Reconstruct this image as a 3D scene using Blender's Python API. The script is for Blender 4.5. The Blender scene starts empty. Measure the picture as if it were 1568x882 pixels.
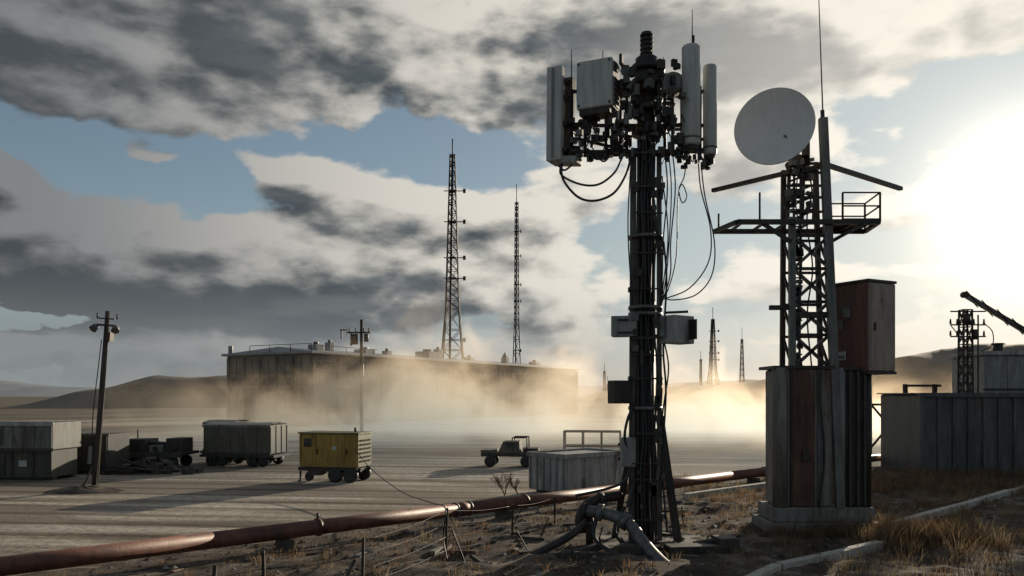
import bpy, math, random
from mathutils import Vector, Matrix, Euler, noise
random.seed(7)
rad=math.radians
SC=bpy.context.scene
# ------------------------------------------------------------------ materials
def newmat(name):
    m=bpy.data.materials.new(name); m.use_nodes=True
    nt=m.node_tree; return m,nt,nt.nodes['Principled BSDF']
def weathered(name,c1,c2,rough=.6,metal=0.,scale=2.,streak=1.,c3=None,c3amt=.5,c3scale=3.,bump=.2,bscale=25.,grime=.75):
    """two-tone worn surface + stain colour (c3) in patches + grime streaks; world-metre based"""
    m,nt,b=newmat(name); L=nt.links.new; nd=nt.nodes.new
    g=nd('ShaderNodeNewGeometry')
    mp=nd('ShaderNodeMapping'); mp.inputs['Scale'].default_value=(1,1,streak); L(g.outputs['Position'],mp.inputs[0])
    n=nd('ShaderNodeTexNoise'); n.inputs['Scale'].default_value=scale; n.inputs['Detail'].default_value=6; n.inputs['Roughness'].default_value=.65
    L(mp.outputs[0],n.inputs['Vector'])
    r=nd('ShaderNodeValToRGB'); r.color_ramp.elements[0].position=.36; r.color_ramp.elements[1].position=.64
    r.color_ramp.elements[0].color=(*c1,1); r.color_ramp.elements[1].color=(*c2,1); L(n.outputs['Fac'],r.inputs[0])
    out=r.outputs[0]
    if c3:
        n2=nd('ShaderNodeTexNoise'); n2.inputs['Scale'].default_value=c3scale; n2.inputs['Detail'].default_value=7; n2.inputs['Roughness'].default_value=.7
        mp2=nd('ShaderNodeMapping'); mp2.inputs['Scale'].default_value=(1,1,.22); mp2.inputs['Location'].default_value=(5,3,9)
        L(g.outputs['Position'],mp2.inputs[0]); L(mp2.outputs[0],n2.inputs['Vector'])
        r2=nd('ShaderNodeValToRGB'); a=.72-.3*c3amt; r2.color_ramp.elements[0].position=a; r2.color_ramp.elements[1].position=a+.09
        L(n2.outputs['Fac'],r2.inputs[0])
        mx=nd('ShaderNodeMixRGB'); L(r2.outputs[0],mx.inputs[0]); L(out,mx.inputs[1]); mx.inputs[2].default_value=(*c3,1); out=mx.outputs[0]
    if grime:
        n3=nd('ShaderNodeTexNoise'); n3.inputs['Scale'].default_value=7; n3.inputs['Detail'].default_value=5; n3.inputs['Roughness'].default_value=.75
        mp3=nd('ShaderNodeMapping'); mp3.inputs['Scale'].default_value=(1,1,.12); mp3.inputs['Location'].default_value=(1,8,2)
        L(g.outputs['Position'],mp3.inputs[0]); L(mp3.outputs[0],n3.inputs['Vector'])
        r3=nd('ShaderNodeValToRGB'); r3.color_ramp.elements[0].position=.35; r3.color_ramp.elements[0].color=(.5,.47,.43,1); r3.color_ramp.elements[1].position=.6; r3.color_ramp.elements[1].color=(1.08,1.08,1.08,1); L(n3.outputs['Fac'],r3.inputs[0])
        m3=nd('ShaderNodeMixRGB'); m3.blend_type='MULTIPLY'; m3.inputs[0].default_value=grime; L(out,m3.inputs[1]); L(r3.outputs[0],m3.inputs[2]); out=m3.outputs[0]
    L(out,b.inputs['Base Color'])
    if bump:
        nb=nd('ShaderNodeTexNoise'); nb.inputs['Scale'].default_value=bscale; nb.inputs['Detail'].default_value=3
        L(g.outputs['Position'],nb.inputs['Vector'])
        bp=nd('ShaderNodeBump'); bp.inputs['Strength'].default_value=bump; bp.inputs['Distance'].default_value=.02
        L(nb.outputs['Fac'],bp.inputs['Height']); L(bp.outputs[0],b.inputs['Normal'])
    mr=nd('ShaderNodeMapRange'); mr.inputs['To Min'].default_value=max(0.05,rough-.15); mr.inputs['To Max'].default_value=min(1,rough+.15)
    L(n.outputs['Fac'],mr.inputs['Value']); L(mr.outputs[0],b.inputs['Roughness'])
    b.inputs['Metallic'].default_value=metal
    return m
STEEL=weathered('dark_steel',(.022,.02,.018),(.06,.05,.04),.55,.25,4,.3,(.12,.06,.03),.5)
RAIL=weathered('worn_rail_steel',(.07,.065,.055),(.15,.14,.12),.5,.35,4,.3,(.07,.035,.02),.5)
GALV=weathered('galvanised_steel',(.11,.115,.11),(.19,.19,.18),.5,.4,3,.3,(.12,.065,.035),.45)
BLACK=weathered('black_rubber',(.012,.012,.012),(.03,.03,.03),.55,grime=0,bump=0)
WHITE=weathered('white_radome',(.44,.44,.41),(.55,.55,.51),.45,0,1.5,.4,(.29,.26,.21),.3,2,0,grime=.45)
DISHW=weathered('white_dish_paint',(.66,.66,.64),(.74,.74,.72),.5,0,1.,.9,(.5,.46,.4),.08,2,0,grime=.12)
GREYP=weathered('grey_paint',(.21,.21,.20),(.30,.30,.28),.5,0,2,.4,(.14,.095,.065),.45,4,.08)
RUST=weathered('rusty_plate',(.085,.042,.027),(.16,.08,.05),.75,.05,1.5,.35,(.22,.19,.16),.5,2.)
REDP=weathered('rust_red_paint',(.125,.052,.037),(.185,.08,.058),.6,0,1.5,.4,(.10,.065,.045),.6,2.5)
BROWNP=weathered('brown_grey_paint',(.26,.20,.16),(.36,.30,.25),.55,0,1.2,.4,(.15,.085,.055),.45,2.5,grime=.6)
PIPE=weathered('rust_pipe',(.11,.04,.025),(.21,.08,.05),.55,.08,1.2,1,(.07,.045,.032),.5,2.,.25)
CONC=weathered('concrete',(.14,.13,.11),(.25,.235,.21),.85,0,1.5,.6,(.075,.068,.058),.45,2.,.4)
TANKC=weathered('stained_tank_sheet',(.16,.14,.12),(.28,.25,.215),.7,.05,1.2,.25,(.14,.07,.045),.6,1.4,.3)
CONCL=weathered('pale_concrete',(.40,.37,.32),(.52,.49,.43),.8,0,2.5,1,(.2,.18,.15),.4,2.,.4)
YELL=weathered('yellow_paint',(.29,.175,.03),(.42,.275,.055),.6,0,1.2,.5,(.14,.075,.035),.55,1.8,.1,grime=.85)
YGREEN=weathered('dirty_green_paint',(.10,.105,.04),(.16,.155,.055),.6,0,1.2,.5,(.05,.04,.03),.5)
OLIVE=weathered('olive_paint',(.085,.082,.055),(.15,.135,.10),.65,0,.8,.4,(.18,.15,.12),.35)
OLIVD=weathered('dark_olive_paint',(.05,.048,.034),(.085,.08,.055),.65,0,.8,.4,(.13,.085,.05),.45)
TARP=weathered('grey_container_paint',(.14,.14,.125),(.24,.24,.22),.65,0,.8,.4,(.09,.065,.05),.6,1.2)
DARKV=weathered('dark_machinery',(.03,.028,.024),(.07,.06,.05),.7,0,1.5,1,(.13,.085,.05),.4)
CORR=weathered('blue_grey_sheet',(.065,.072,.074),(.13,.134,.134),.55,.2,1.,.2,(.16,.095,.06),.45,1.5)
WSHEET=weathered('faded_white_sheet',(.28,.285,.27),(.44,.44,.42),.6,0,1.,.3,(.12,.10,.085),.55,1.6)
WALL=weathered('precast_wall',(.19,.175,.145),(.28,.255,.215),.85,0,.25,.5,(.12,.11,.09),.5,.35,.2,3)
WALLD=weathered('wall_rib',(.13,.12,.10),(.20,.185,.155),.85,0,.4,.5)
GLASS=weathered('dark_window',(.02,.022,.024),(.06,.06,.06),.3)
ROOF=weathered('metal_roof',(.24,.245,.24),(.34,.34,.33),.5,.1,.3)
TIMBER=weathered('weathered_timber',(.045,.036,.028),(.10,.085,.07),.85,0,5,.2)
LABEL=weathered('label_white',(.42,.42,.4),(.55,.55,.5),.5)
HILLM=weathered('hill_scrub',(.12,.10,.072),(.21,.175,.13),.95,0,.03,1,(.09,.08,.055),.45,.05,.3,.4,grime=0)
FARM=weathered('far_mountain',(.22,.25,.27),(.28,.30,.32),1.,0,.004,grime=0,bump=0)  # distance haze is put into this blue-grey surface colour
# ------------------------------------------------------------------ mesh helpers
class Part:
    def __init__(s,asset,name,bevel=0,smooth=True):
        s.a=asset;s.name=name;s.v=[];s.f=[];s.mi=[];s.sm=[];s.mats=[];s.bevel=bevel;s.smooth=smooth
    def _m(s,m):
        if m not in s.mats: s.mats.append(m)
        return s.mats.index(m)
    def add(s,vs,fs,m,sm=False):
        o=len(s.v); s.v+= [tuple(v) for v in vs]; k=s._m(m)
        for i,f in enumerate(fs):
            s.f.append([o+j for j in f]); s.mi.append(k); s.sm.append(sm if isinstance(sm,bool) else sm[i])
    def box(s,x0,x1,y0,y1,z0,z1,m):
        vs=[(x,y,z) for z in(z0,z1) for y in(y0,y1) for x in(x0,x1)]
        s.add(vs,[(0,2,3,1),(4,5,7,6),(0,1,5,4),(2,6,7,3),(0,4,6,2),(1,3,7,5)],m); return s
    def obox(s,c,size,rot,m):
        R=Euler([rad(a) for a in rot]).to_matrix(); c=Vector(c); h=[d/2 for d in size]
        vs=[c+R@Vector((x*h[0],y*h[1],z*h[2])) for z in(-1,1) for y in(-1,1) for x in(-1,1)]
        s.add(vs,[(0,2,3,1),(4,5,7,6),(0,1,5,4),(2,6,7,3),(0,4,6,2),(1,3,7,5)],m); return s
    def cyl(s,p,q,r,m,r2=None,n=10):
        p=Vector(p);q=Vector(q);r2=r if r2 is None else r2
        d=(q-p).normalized(); a=d.orthogonal().normalized(); b=d.cross(a)
        vs=[];
        for c,rr in((p,r),(q,r2)):
            for i in range(n):
                t=2*math.pi*i/n; vs.append(c+(a*math.cos(t)+b*math.sin(t))*rr)
        fs=[(i,(i+1)%n,n+(i+1)%n,n+i) for i in range(n)]+[tuple(range(n-1,-1,-1)),tuple(range(n,2*n))]
        s.add(vs,fs,m,[n>=7]*n+[False,False]); return s
    def beam(s,p,q,w,m,h=None):
        p=Vector(p);q=Vector(q);h=h or w; d=q-p; L=d.length; d.normalize()
        up=Vector((0,0,1)) if abs(d.z)<.95 else Vector((0,1,0))
        a=d.cross(up).normalized(); b=a.cross(d)
        vs=[c+a*x*w/2+b*z*h/2 for c in(p,q) for x,z in((-1,-1),(1,-1),(1,1),(-1,1))]
        s.add(vs,[(0,1,5,4),(1,2,6,5),(2,3,7,6),(3,0,4,7),(3,2,1,0),(4,5,6,7)],m); return s
    def tube(s,pts,r,m,n=7,sub=6):
        P=[Vector(p) for p in pts]
        if sub>1 and len(P)>2:
            Q=[P[0]+(P[0]-P[1])]+P+[P[-1]+(P[-1]-P[-2])]; out=[]
            for i in range(1,len(Q)-2):
                for k in range(sub):
                    t=k/sub; a,b,c,d=Q[i-1],Q[i],Q[i+1],Q[i+2]
                    out.append(.5*((2*b)+(c-a)*t+(2*a-5*b+4*c-d)*t*t+(3*b-a-3*c+d)*t**3))
            P=out+[P[-1]]
        vs=[];fs=[];a=None
        for i,p in enumerate(P):
            d=(P[min(i+1,len(P)-1)]-P[max(i-1,0)]).normalized()
            a=d.orthogonal().normalized() if a is None else (a-d*a.dot(d)).normalized()
            b=d.cross(a)
            for k in range(n):
                t=2*math.pi*k/n; vs.append(p+(a*math.cos(t)+b*math.sin(t))*r)
        for i in range(len(P)-1):
            for k in range(n): fs.append((i*n+k,i*n+(k+1)%n,(i+1)*n+(k+1)%n,(i+1)*n+k))
        s.add(vs,fs+[tuple(range(n))[::-1],tuple((len(P)-1)*n+k for k in range(n))],m,True); return s
    def lathe(s,c,axis,prof,m,n=24):
        c=Vector(c);d=Vector(axis).normalized();a=d.orthogonal().normalized();b=d.cross(a);vs=[];fs=[]
        for h,r in prof:
            for k in range(n):
                t=2*math.pi*k/n; vs.append(c+d*h+(a*math.cos(t)+b*math.sin(t))*r)
        for i in range(len(prof)-1):
            for k in range(n): fs.append((i*n+k,i*n+(k+1)%n,(i+1)*n+(k+1)%n,(i+1)*n+k))
        s.add(vs,fs,m,True); return s
    def done(s):
        me=bpy.data.meshes.new(s.name); me.from_pydata(s.v,[],s.f)
        for m in s.mats: me.materials.append(m)
        me.polygons.foreach_set('material_index',s.mi); me.polygons.foreach_set('use_smooth',s.sm); me.update()
        o=bpy.data.objects.new(s.name,me); SC.collection.objects.link(o)
        if s.a: o.parent=s.a
        if s.bevel:
            b=o.modifiers.new('bevel','BEVEL'); b.width=s.bevel; b.segments=2; b.limit_method='ANGLE'; b.angle_limit=rad(50)
        return o
def asset(name,loc,rz=0,scale=1,tilt=(0,0)):
    e=bpy.data.objects.new(name,None); SC.collection.objects.link(e); e.location=loc
    e.rotation_euler=(rad(tilt[0]),rad(tilt[1]),rad(rz)); e.scale=(scale,)*3; e.empty_display_size=.5; return e
def lattice(p,cx,cy,z0,z1,w0,w1,n,rl,rb,m,lean=0):
    def c(i,t):
        w=(w0+(w1-w0)*t)/2; sx,sy=((-1,-1),(1,-1),(1,1),(-1,1))[i%4]
        return Vector((cx+lean*t+sx*w,cy+sy*w,z0+(z1-z0)*t))
    for i in range(4): p.beam(c(i,0),c(i,1),rl,m)
    for k in range(n):
        a,b=k/n,(k+1)/n
        for i in range(4):
            p.beam(c(i,a),c(i+1,b),rb,m); p.beam(c(i+1,a),c(i,b),rb,m); p.beam(c(i,b),c(i+1,b),rb,m)
# ------------------------------------------------------------------ camera
H=4.2
cam=bpy.data.cameras.new('camera'); co=bpy.data.objects.new('camera',cam); SC.collection.objects.link(co)
co.location=(0,0,H); co.rotation_euler=(rad(90),0,0); cam.lens=28.24; cam.sensor_width=36; cam.shift_y=.1046
cam.clip_end=20000; cam.clip_start=.1; SC.camera=co
# ------------------------------------------------------------------ sun + world
SAZ,SEL=32.8,11.6
sv=Vector((math.sin(rad(SAZ))*math.cos(rad(SEL)),math.cos(rad(SAZ))*math.cos(rad(SEL)),math.sin(rad(SEL))))
sl=bpy.data.lights.new('sun','SUN'); sl.energy=5.0; sl.angle=rad(.5); sl.color=(1,.86,.66)
so=bpy.data.objects.new('sun',sl); SC.collection.objects.link(so); so.rotation_euler=(-sv).to_track_quat('-Z','Y').to_euler(); so.location=sv*60
W=bpy.data.worlds.new('World'); SC.world=W; W.use_nodes=True; nt=W.node_tree; nt.nodes.clear()
def mth(nt,op,a,b=None,c=None,clamp=False):
    n=nt.nodes.new('ShaderNodeMath'); n.operation=op; n.use_clamp=clamp
    for i,x in enumerate((a,b,c)):
        if x is None: continue
        if isinstance(x,(int,float)): n.inputs[i].default_value=x
        else: nt.links.new(x,n.inputs[i])
    return n.outputs[0]
def vmth(nt,op,a,b=None):
    n=nt.nodes.new('ShaderNodeVectorMath'); n.operation=op
    for i,x in enumerate((a,b)):
        if x is None: continue
        if isinstance(x,tuple): n.inputs[i].default_value=x
        else: nt.links.new(x,n.inputs[i])
    return n.outputs['Value'] if op in('DOT_PRODUCT','LENGTH') else n.outputs[0]
def sstep(nt,v,a,b,o0=0.,o1=1.):
    n=nt.nodes.new('ShaderNodeMapRange'); n.interpolation_type='SMOOTHSTEP'
    n.inputs['From Min'].default_value=a; n.inputs['From Max'].default_value=b; n.inputs['To Min'].default_value=o0; n.inputs['To Max'].default_value=o1
    nt.links.new(v,n.inputs['Value']); return n.outputs[0]
def mixc(nt,f,a,b):
    n=nt.nodes.new('ShaderNodeMixRGB')
    for i,x in enumerate((f,a,b)):
        if isinstance(x,tuple): n.inputs[i].default_value=(*x,1)
        elif isinstance(x,(int,float)): n.inputs[i].default_value=x
        else: nt.links.new(x,n.inputs[i])
    return n.outputs[0]
G=bpy.data.node_groups.new('cloud_density','ShaderNodeTree')
G.interface.new_socket('Dir',in_out='INPUT',socket_type='NodeSocketVector'); G.interface.new_socket('Density',in_out='OUTPUT',socket_type='NodeSocketFloat')
gi=G.nodes.new('NodeGroupInput'); go=G.nodes.new('NodeGroupOutput')
d=vmth(G,'NORMALIZE',gi.outputs[0])
wn=G.nodes.new('ShaderNodeTexNoise'); wn.inputs['Scale'].default_value=12; wn.inputs['Detail'].default_value=4
G.links.new(vmth(G,'MULTIPLY',d,(1,1,1.8)),wn.inputs['Vector'])
wv=vmth(G,'MULTIPLY',vmth(G,'SUBTRACT',wn.outputs['Color'],(.5,.5,.5)),(.10,.10,.055))
dw=vmth(G,'ADD',d,wv)
sp=G.nodes.new('ShaderNodeSeparateXYZ'); G.links.new(dw,sp.inputs[0])
az=mth(G,'MULTIPLY',mth(G,'ARCTAN2',sp.outputs[0],sp.outputs[1]),57.2958)
el=mth(G,'MULTIPLY',mth(G,'ARCSINE',sp.outputs[2]),57.2958)
n1=G.nodes.new('ShaderNodeTexNoise'); n1.inputs['Scale'].default_value=4.8; n1.inputs['Detail'].default_value=9; n1.inputs['Roughness'].default_value=.54
G.links.new(vmth(G,'ADD',vmth(G,'MULTIPLY',d,(1,1,2.4)),(3.1,1.7,.4)),n1.inputs['Vector'])
n2=G.nodes.new('ShaderNodeTexVoronoi'); n2.feature='SMOOTH_F1'; n2.inputs['Scale'].default_value=22; n2.inputs['Smoothness'].default_value=.45
G.links.new(vmth(G,'MULTIPLY',dw,(1,1,1.7)),n2.inputs['Vector'])
acc=mth(G,'MULTIPLY',mth(G,'SUBTRACT',n1.outputs['Fac'],.487),1.45)
acc=mth(G,'ADD',acc,mth(G,'MULTIPLY',mth(G,'SUBTRACT',.42,n2.outputs['Distance']),.17))
for a,e,w,h,amp in [(-20,8.3,18,3.3,.66),(-36,8.3,9,3.0,.25),(-2,7.2,6,1.9,.24),(-14.3,14.4,3.2,1.6,.26),(-7.0,13.6,3.4,1.5,.20),(0.5,11.6,4,1.5,.12),
   (-27,14.6,9,1.5,-.46),(-9,16.9,7,.9,-.36),(9,10.5,5,2.2,-.26),(-12,25,40,6.0,.40),(-1,21.5,9,2.2,.25),(30,17.6,5,2.0,-.50),
   (19,21,9,3,.2),(28,11.8,7,1.0,.24),(-24,15.2,1.7,.6,.52),(-32.5,13.4,2,1.0,.6),(20,16.5,5,1.0,.2),(0,3.0,60,1.3,.16),(-31,4.8,4,.4,-.45),(25,8.0,7,.7,.24)]:
    dx=mth(G,'DIVIDE',mth(G,'SUBTRACT',az,a),w); dy=mth(G,'DIVIDE',mth(G,'SUBTRACT',el,e),h)
    q=mth(G,'ADD',mth(G,'MULTIPLY',dx,dx),mth(G,'MULTIPLY',dy,dy))
    g=mth(G,'EXPONENT',mth(G,'MULTIPLY',q,-1.))
    acc=mth(G,'MULTIPLY_ADD',g,amp,acc)
G.links.new(acc,go.inputs[0])
tc=nt.nodes.new('ShaderNodeTexCoord'); D=vmth(nt,'NORMALIZE',tc.outputs['Generated'])
def dens(v):
    g=nt.nodes.new('ShaderNodeGroup'); g.node_tree=G; nt.links.new(v,g.inputs[0]); return g.outputs[0]
d0=dens(D); d1=dens(vmth(nt,'ADD',D,(.016,0,.024)))
cosun=vmth(nt,'DOT_PRODUCT',D,tuple(sv))
near=sstep(nt,cosun,.84,.995); wide=sstep(nt,cosun,.45,.9)
glow=mth(nt,'POWER',mth(nt,'MAXIMUM',cosun,0.),80.)
core=mth(nt,'POWER',mth(nt,'MAXIMUM',cosun,0.),420.)
mask=sstep(nt,d0,-.02,.11)
grad=mth(nt,'SUBTRACT',d0,d1)
sval=mth(nt,'SUBTRACT',mth(nt,'ADD',mth(nt,'MULTIPLY',d1,.7),mth(nt,'MULTIPLY',d0,.3)),mth(nt,'MULTIPLY',grad,1.0))
shade=sstep(nt,sval,.02,.56)
lit=mixc(nt,near,(.76,.72,.64),(.95,.89,.78))
lit=mixc(nt,wide,(.22,.23,.24),lit)
# underside tone varies with cloud thickness
un=nt.nodes.new('ShaderNodeTexNoise'); un.inputs['Scale'].default_value=9; un.inputs['Detail'].default_value=5; un.inputs['Roughness'].default_value=.55
nt.links.new(vmth(nt,'MULTIPLY',D,(1,1,4.2)),un.inputs['Vector'])
drk=mixc(nt,sstep(nt,un.outputs['Fac'],.36,.66),(.075,.092,.105),(.165,.182,.19))
drk=mixc(nt,near,drk,(.50,.485,.45))
drk=mixc(nt,wide,(.07,.08,.088),drk)
ccol=mixc(nt,shade,lit,drk)
sky=nt.nodes.new('ShaderNodeTexSky'); sky.sky_type='NISHITA'; sky.sun_disc=False; sky.sun_elevation=rad(SEL); sky.sun_rotation=rad(SAZ); sky.air_density=1.0; sky.dust_density=.4
sz=nt.nodes.new('ShaderNodeSeparateXYZ'); nt.links.new(D,sz.inputs[0])
haze=sstep(nt,sz.outputs[2],-.02,.15,.94,0.)
hz=mixc(nt,near,(.26,.285,.29),(.82,.75,.63))
ccol2=mixc(nt,haze,ccol,hz)
b1=nt.nodes.new('ShaderNodeBackground'); b1.inputs[1].default_value=.08; nt.links.new(sky.outputs[0],b1.inputs[0])
# thin high cirrus veil over the clear parts (thicker low down and towards the sun)
b1v=nt.nodes.new('ShaderNodeBackground'); nt.links.new(mixc(nt,near,(.32,.38,.41),(.50,.58,.60)),b1v.inputs[0])
vf=mth(nt,'MAXIMUM',sstep(nt,cosun,.80,.985,.10,.78),sstep(nt,sz.outputs[2],.10,.19,.85,0.))
mv=nt.nodes.new('ShaderNodeMixShader'); nt.links.new(vf,mv.inputs[0]); nt.links.new(b1.outputs[0],mv.inputs[1]); nt.links.new(b1v.outputs[0],mv.inputs[2])
b2=nt.nodes.new('ShaderNodeBackground'); b2.inputs[1].default_value=1.; nt.links.new(ccol2,b2.inputs[0])
ms=nt.nodes.new('ShaderNodeMixShader'); mk=mth(nt,'MAXIMUM',mask,haze); nt.links.new(mk,ms.inputs[0]); nt.links.new(mv.outputs[0],ms.inputs[1]); nt.links.new(b2.outputs[0],ms.inputs[2])
b3=nt.nodes.new('ShaderNodeBackground'); b3.inputs[0].default_value=(1,.91,.74,1); nt.links.new(mth(nt,'ADD',mth(nt,'MULTIPLY',glow,.26),mth(nt,'MULTIPLY',core,1.3)),b3.inputs[1])
ad=nt.nodes.new('ShaderNodeAddShader'); nt.links.new(ms.outputs[0],ad.inputs[0]); nt.links.new(b3.outputs[0],ad.inputs[1])
wo=nt.nodes.new('ShaderNodeOutputWorld'); nt.links.new(ad.outputs[0],wo.inputs[0])
W.cycles.sampling_method='NONE'
# ------------------------------------------------------------------ ground
def ground_mat(name,dark,mid,pale,sx,sy,rz,scale,fine,big=None):
    m,nt,b=newmat(name); L=nt.links.new
    g=nt.nodes.new('ShaderNodeNewGeometry'); mp=nt.nodes.new('ShaderNodeMapping'); mp.inputs['Scale'].default_value=(sx,sy,1)
    mr=nt.nodes.new('ShaderNodeMapping'); mr.inputs['Rotation'].default_value=(0,0,rad(rz)); L(g.outputs['Position'],mr.inputs[0])
    L(mr.outputs[0],mp.inputs[0])
    n=nt.nodes.new('ShaderNodeTexNoise'); n.inputs['Scale'].default_value=scale; n.inputs['Detail'].default_value=7; n.inputs['Roughness'].default_value=.62; L(mp.outputs[0],n.inputs['Vector'])
    r=nt.nodes.new('ShaderNodeValToRGB'); e=r.color_ramp.elements; e[0].position=.36; e[0].color=(*dark,1); e[1].position=.64; e[1].color=(*pale,1); k=e.new(.5); k.color=(*mid,1); L(n.outputs['Fac'],r.inputs[0])
    f=nt.nodes.new('ShaderNodeTexNoise'); f.inputs['Scale'].default_value=fine; f.inputs['Detail'].default_value=6; f.inputs['Roughness'].default_value=.7; L(g.outputs['Position'],f.inputs['Vector'])
    r2=nt.nodes.new('ShaderNodeValToRGB'); r2.color_ramp.elements[0].position=.3; r2.color_ramp.elements[0].color=(.55,.55,.55,1); r2.color_ramp.elements[1].position=.7; r2.color_ramp.elements[1].color=(1.28,1.28,1.28,1); L(f.outputs['Fac'],r2.inputs[0])
    mx=nt.nodes.new('ShaderNodeMixRGB'); mx.blend_type='MULTIPLY'; mx.inputs[0].default_value=1; L(r.outputs[0],mx.inputs[1]); L(r2.outputs[0],mx.inputs[2]); out=mx.outputs[0]
    if big:
        b2=nt.nodes.new('ShaderNodeTexNoise'); b2.inputs['Scale'].default_value=.10; b2.inputs['Detail'].default_value=5; b2.inputs['Distortion'].default_value=.8
        mb=nt.nodes.new('ShaderNodeMapping'); mb.inputs['Scale'].default_value=(.3,1.2,1); L(mr.outputs[0],mb.inputs[0]); L(mb.outputs[0],b2.inputs['Vector'])
        m2=nt.nodes.new('ShaderNodeMixRGB'); L(sstep(nt,b2.outputs['Fac'],.46,.56,0,.85),m2.inputs[0]); L(out,m2.inputs[1]); m2.inputs[2].default_value=(*big,1); out=m2.outputs[0]  # broad dark streaks: uneven dirt tone plus cloud shadow put into the colour
        # wheel ruts running along the haul road
        wv=nt.nodes.new('ShaderNodeTexWave'); wv.bands_direction='Y'; wv.inputs['Scale'].default_value=.16; wv.inputs['Distortion'].default_value=2.2; wv.inputs['Detail'].default_value=3; wv.inputs['Detail Scale'].default_value=.35
        mw=nt.nodes.new('ShaderNodeMapping'); mw.inputs['Scale'].default_value=(.22,1,1); L(mr.outputs[0],mw.inputs[0]); L(mw.outputs[0],wv.inputs['Vector'])
        m4=nt.nodes.new('ShaderNodeMixRGB'); m4.blend_type='MULTIPLY'; L(sstep(nt,wv.outputs['Fac'],.70,.95,0,.7),m4.inputs[0]); L(out,m4.inputs[1]); m4.inputs[2].default_value=(.45,.42,.38,1); out=m4.outputs[0]
        f2=nt.nodes.new('ShaderNodeTexNoise'); f2.inputs['Scale'].default_value=14; f2.inputs['Detail'].default_value=3; L(g.outputs['Position'],f2.inputs['Vector'])
        m5=nt.nodes.new('ShaderNodeMixRGB'); m5.blend_type='MULTIPLY'; L(sstep(nt,f2.outputs['Fac'],.55,.72,0,.5),m5.inputs[0]); L(out,m5.inputs[1]); m5.inputs[2].default_value=(.4,.37,.33,1); out=m5.outputs[0]
    L(out,b.inputs['Base Color'])
    b.inputs['Roughness'].default_value=.95; b.inputs['Specular IOR Level'].default_value=.2
    bp=nt.nodes.new('ShaderNodeBump'); bp.inputs['Strength'].default_value=.7; bp.inputs['Distance'].default_value=.07
    ad=mth(nt,'ADD',f.outputs['Fac'],n.outputs['Fac']); L(ad,bp.inputs['Height']); L(bp.outputs[0],b.inputs['Normal'])
    return m
GND=ground_mat('plain_soil',(.10,.08,.058),(.15,.125,.09),(.20,.165,.125),1,1,0,.05,1.5)
YARD=ground_mat('dusty_yard_dirt',(.18,.145,.108),(.43,.365,.29),(.60,.53,.44),.10,1.3,6,.6,3.,(.22,.175,.132))
BANK=ground_mat('dark_gravel_soil',(.045,.033,.024),(.095,.073,.055),(.21,.17,.13),1,1,0,.8,9.)
p=Part(None,'ground'); p.add([(-6000,-3000,0),(6000,-3000,0),(6000,9000,0),(-6000,9000,0)],[(0,1,2,3)],GND); p.done()
p=Part(None,'dusty_yard'); p.add([(-140,5,.004),(26,5,.004),(60,60,.004),(95,150,.004),(-60,150,.004),(-140,95,.004)],[(0,1,2,3,4,5)],YARD); p.done()
PD=Vector((.7347,.6784,0)); PN=Vector((.6784,-.7347,0)); P0=Vector((-1.77,25.9,0))
def bank_h(x,y):
    q=Vector((x,y,0))-P0; n=q.dot(PN); w=max(0,min(1,n/2.5+.3))
    v=noise.fractal(Vector((x*.45,y*.45,0)),.9,2.,5)*.15+noise.noise(Vector((x*2.3,y*2.3,3)))*.07+.10
    return .008+max(0,v)*w
vs=[];fs=[];nx,ny=360,210
for j in range(ny+1):
    for i in range(nx+1):
        q=P0+PD*(-32+80*i/nx)+PN*(-.9+ (j/ny)*30)
        if j==0: q-=PN*(.5+.9*noise.noise(Vector((i*.13,3,1)))+.4*noise.noise(Vector((i*.5,3,1))))
        e=0 if j in(0,ny) or i in(0,nx) else 1
        vs.append((q.x,q.y,bank_h(q.x,q.y)*e+(.0075 if not e else 0)))
for j in range(ny):
    for i in range(nx): a=j*(nx+1)+i; fs.append((a,a+nx+1,a+nx+2,a+1))
p=Part(None,'gravel_bank'); p.add(vs,fs,BANK,True); p.done()
p=Part(None,'gravel')
for k in range(4200):
    q=P0+PD*random.uniform(-16,30)+PN*random.uniform(-1.8,12); r=random.choice((.02,.025,.03,.04,.05,.07,.11))*random.uniform(.6,1.3)
    z=bank_h(q.x,q.y); vs=[]
    for a in ((0,0,.7),(1,0,0),(.3,.9,.1),(-.8,.5,0),(-.8,-.6,.1),(.3,-1,0),(0,0,-.6)):
        vs.append((q.x+a[0]*r*random.uniform(.7,1.2),q.y+a[1]*r*random.uniform(.7,1.2),z+a[2]*r))
    p.add(vs,[(0,1,2),(0,2,3),(0,3,4),(0,4,5),(0,5,1),(6,2,1),(6,3,2),(6,4,3),(6,5,4),(6,1,5)],CONC if random.random()<.35 else BANK)
p.done()
def hill(name,x0,x1,y0,y1,fn,m,n=90,k=24):
    vs=[];fs=[]
    for j in range(k+1):
        for i in range(n+1):
            u=i/n;v=j/k; x=x0+(x1-x0)*u; y=y0+(y1-y0)*v
            h=fn(x,u)*math.sin(math.pi*v)**1.2
            h+= noise.fractal(Vector((x*.02,y*.02,0)),.8,2,5)*h*.12
            vs.append((x,y,h-.3))
    for j in range(k):
        for i in range(n): a=j*(n+1)+i; fs.append((a,a+1,a+n+2,a+n+1))
    p=Part(None,name); p.add(vs,fs,m,True); p.done()
def interp(pts,x):
    if x<=pts[0][0]: return pts[0][1]
    for (a,b),(c,d) in zip(pts,pts[1:]):
        if x<=c:
            t=(x-a)/(c-a); t=t*t*(3-2*t); return b+(d-b)*t
    return pts[-1][1]
hill('mound_hill',-190,-70,260,340,lambda x,u:interp([(-178,0),(-152,7),(-130,12.2),(-105,12.0),(-75,2),(-70,0)],x),HILLM)
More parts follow.
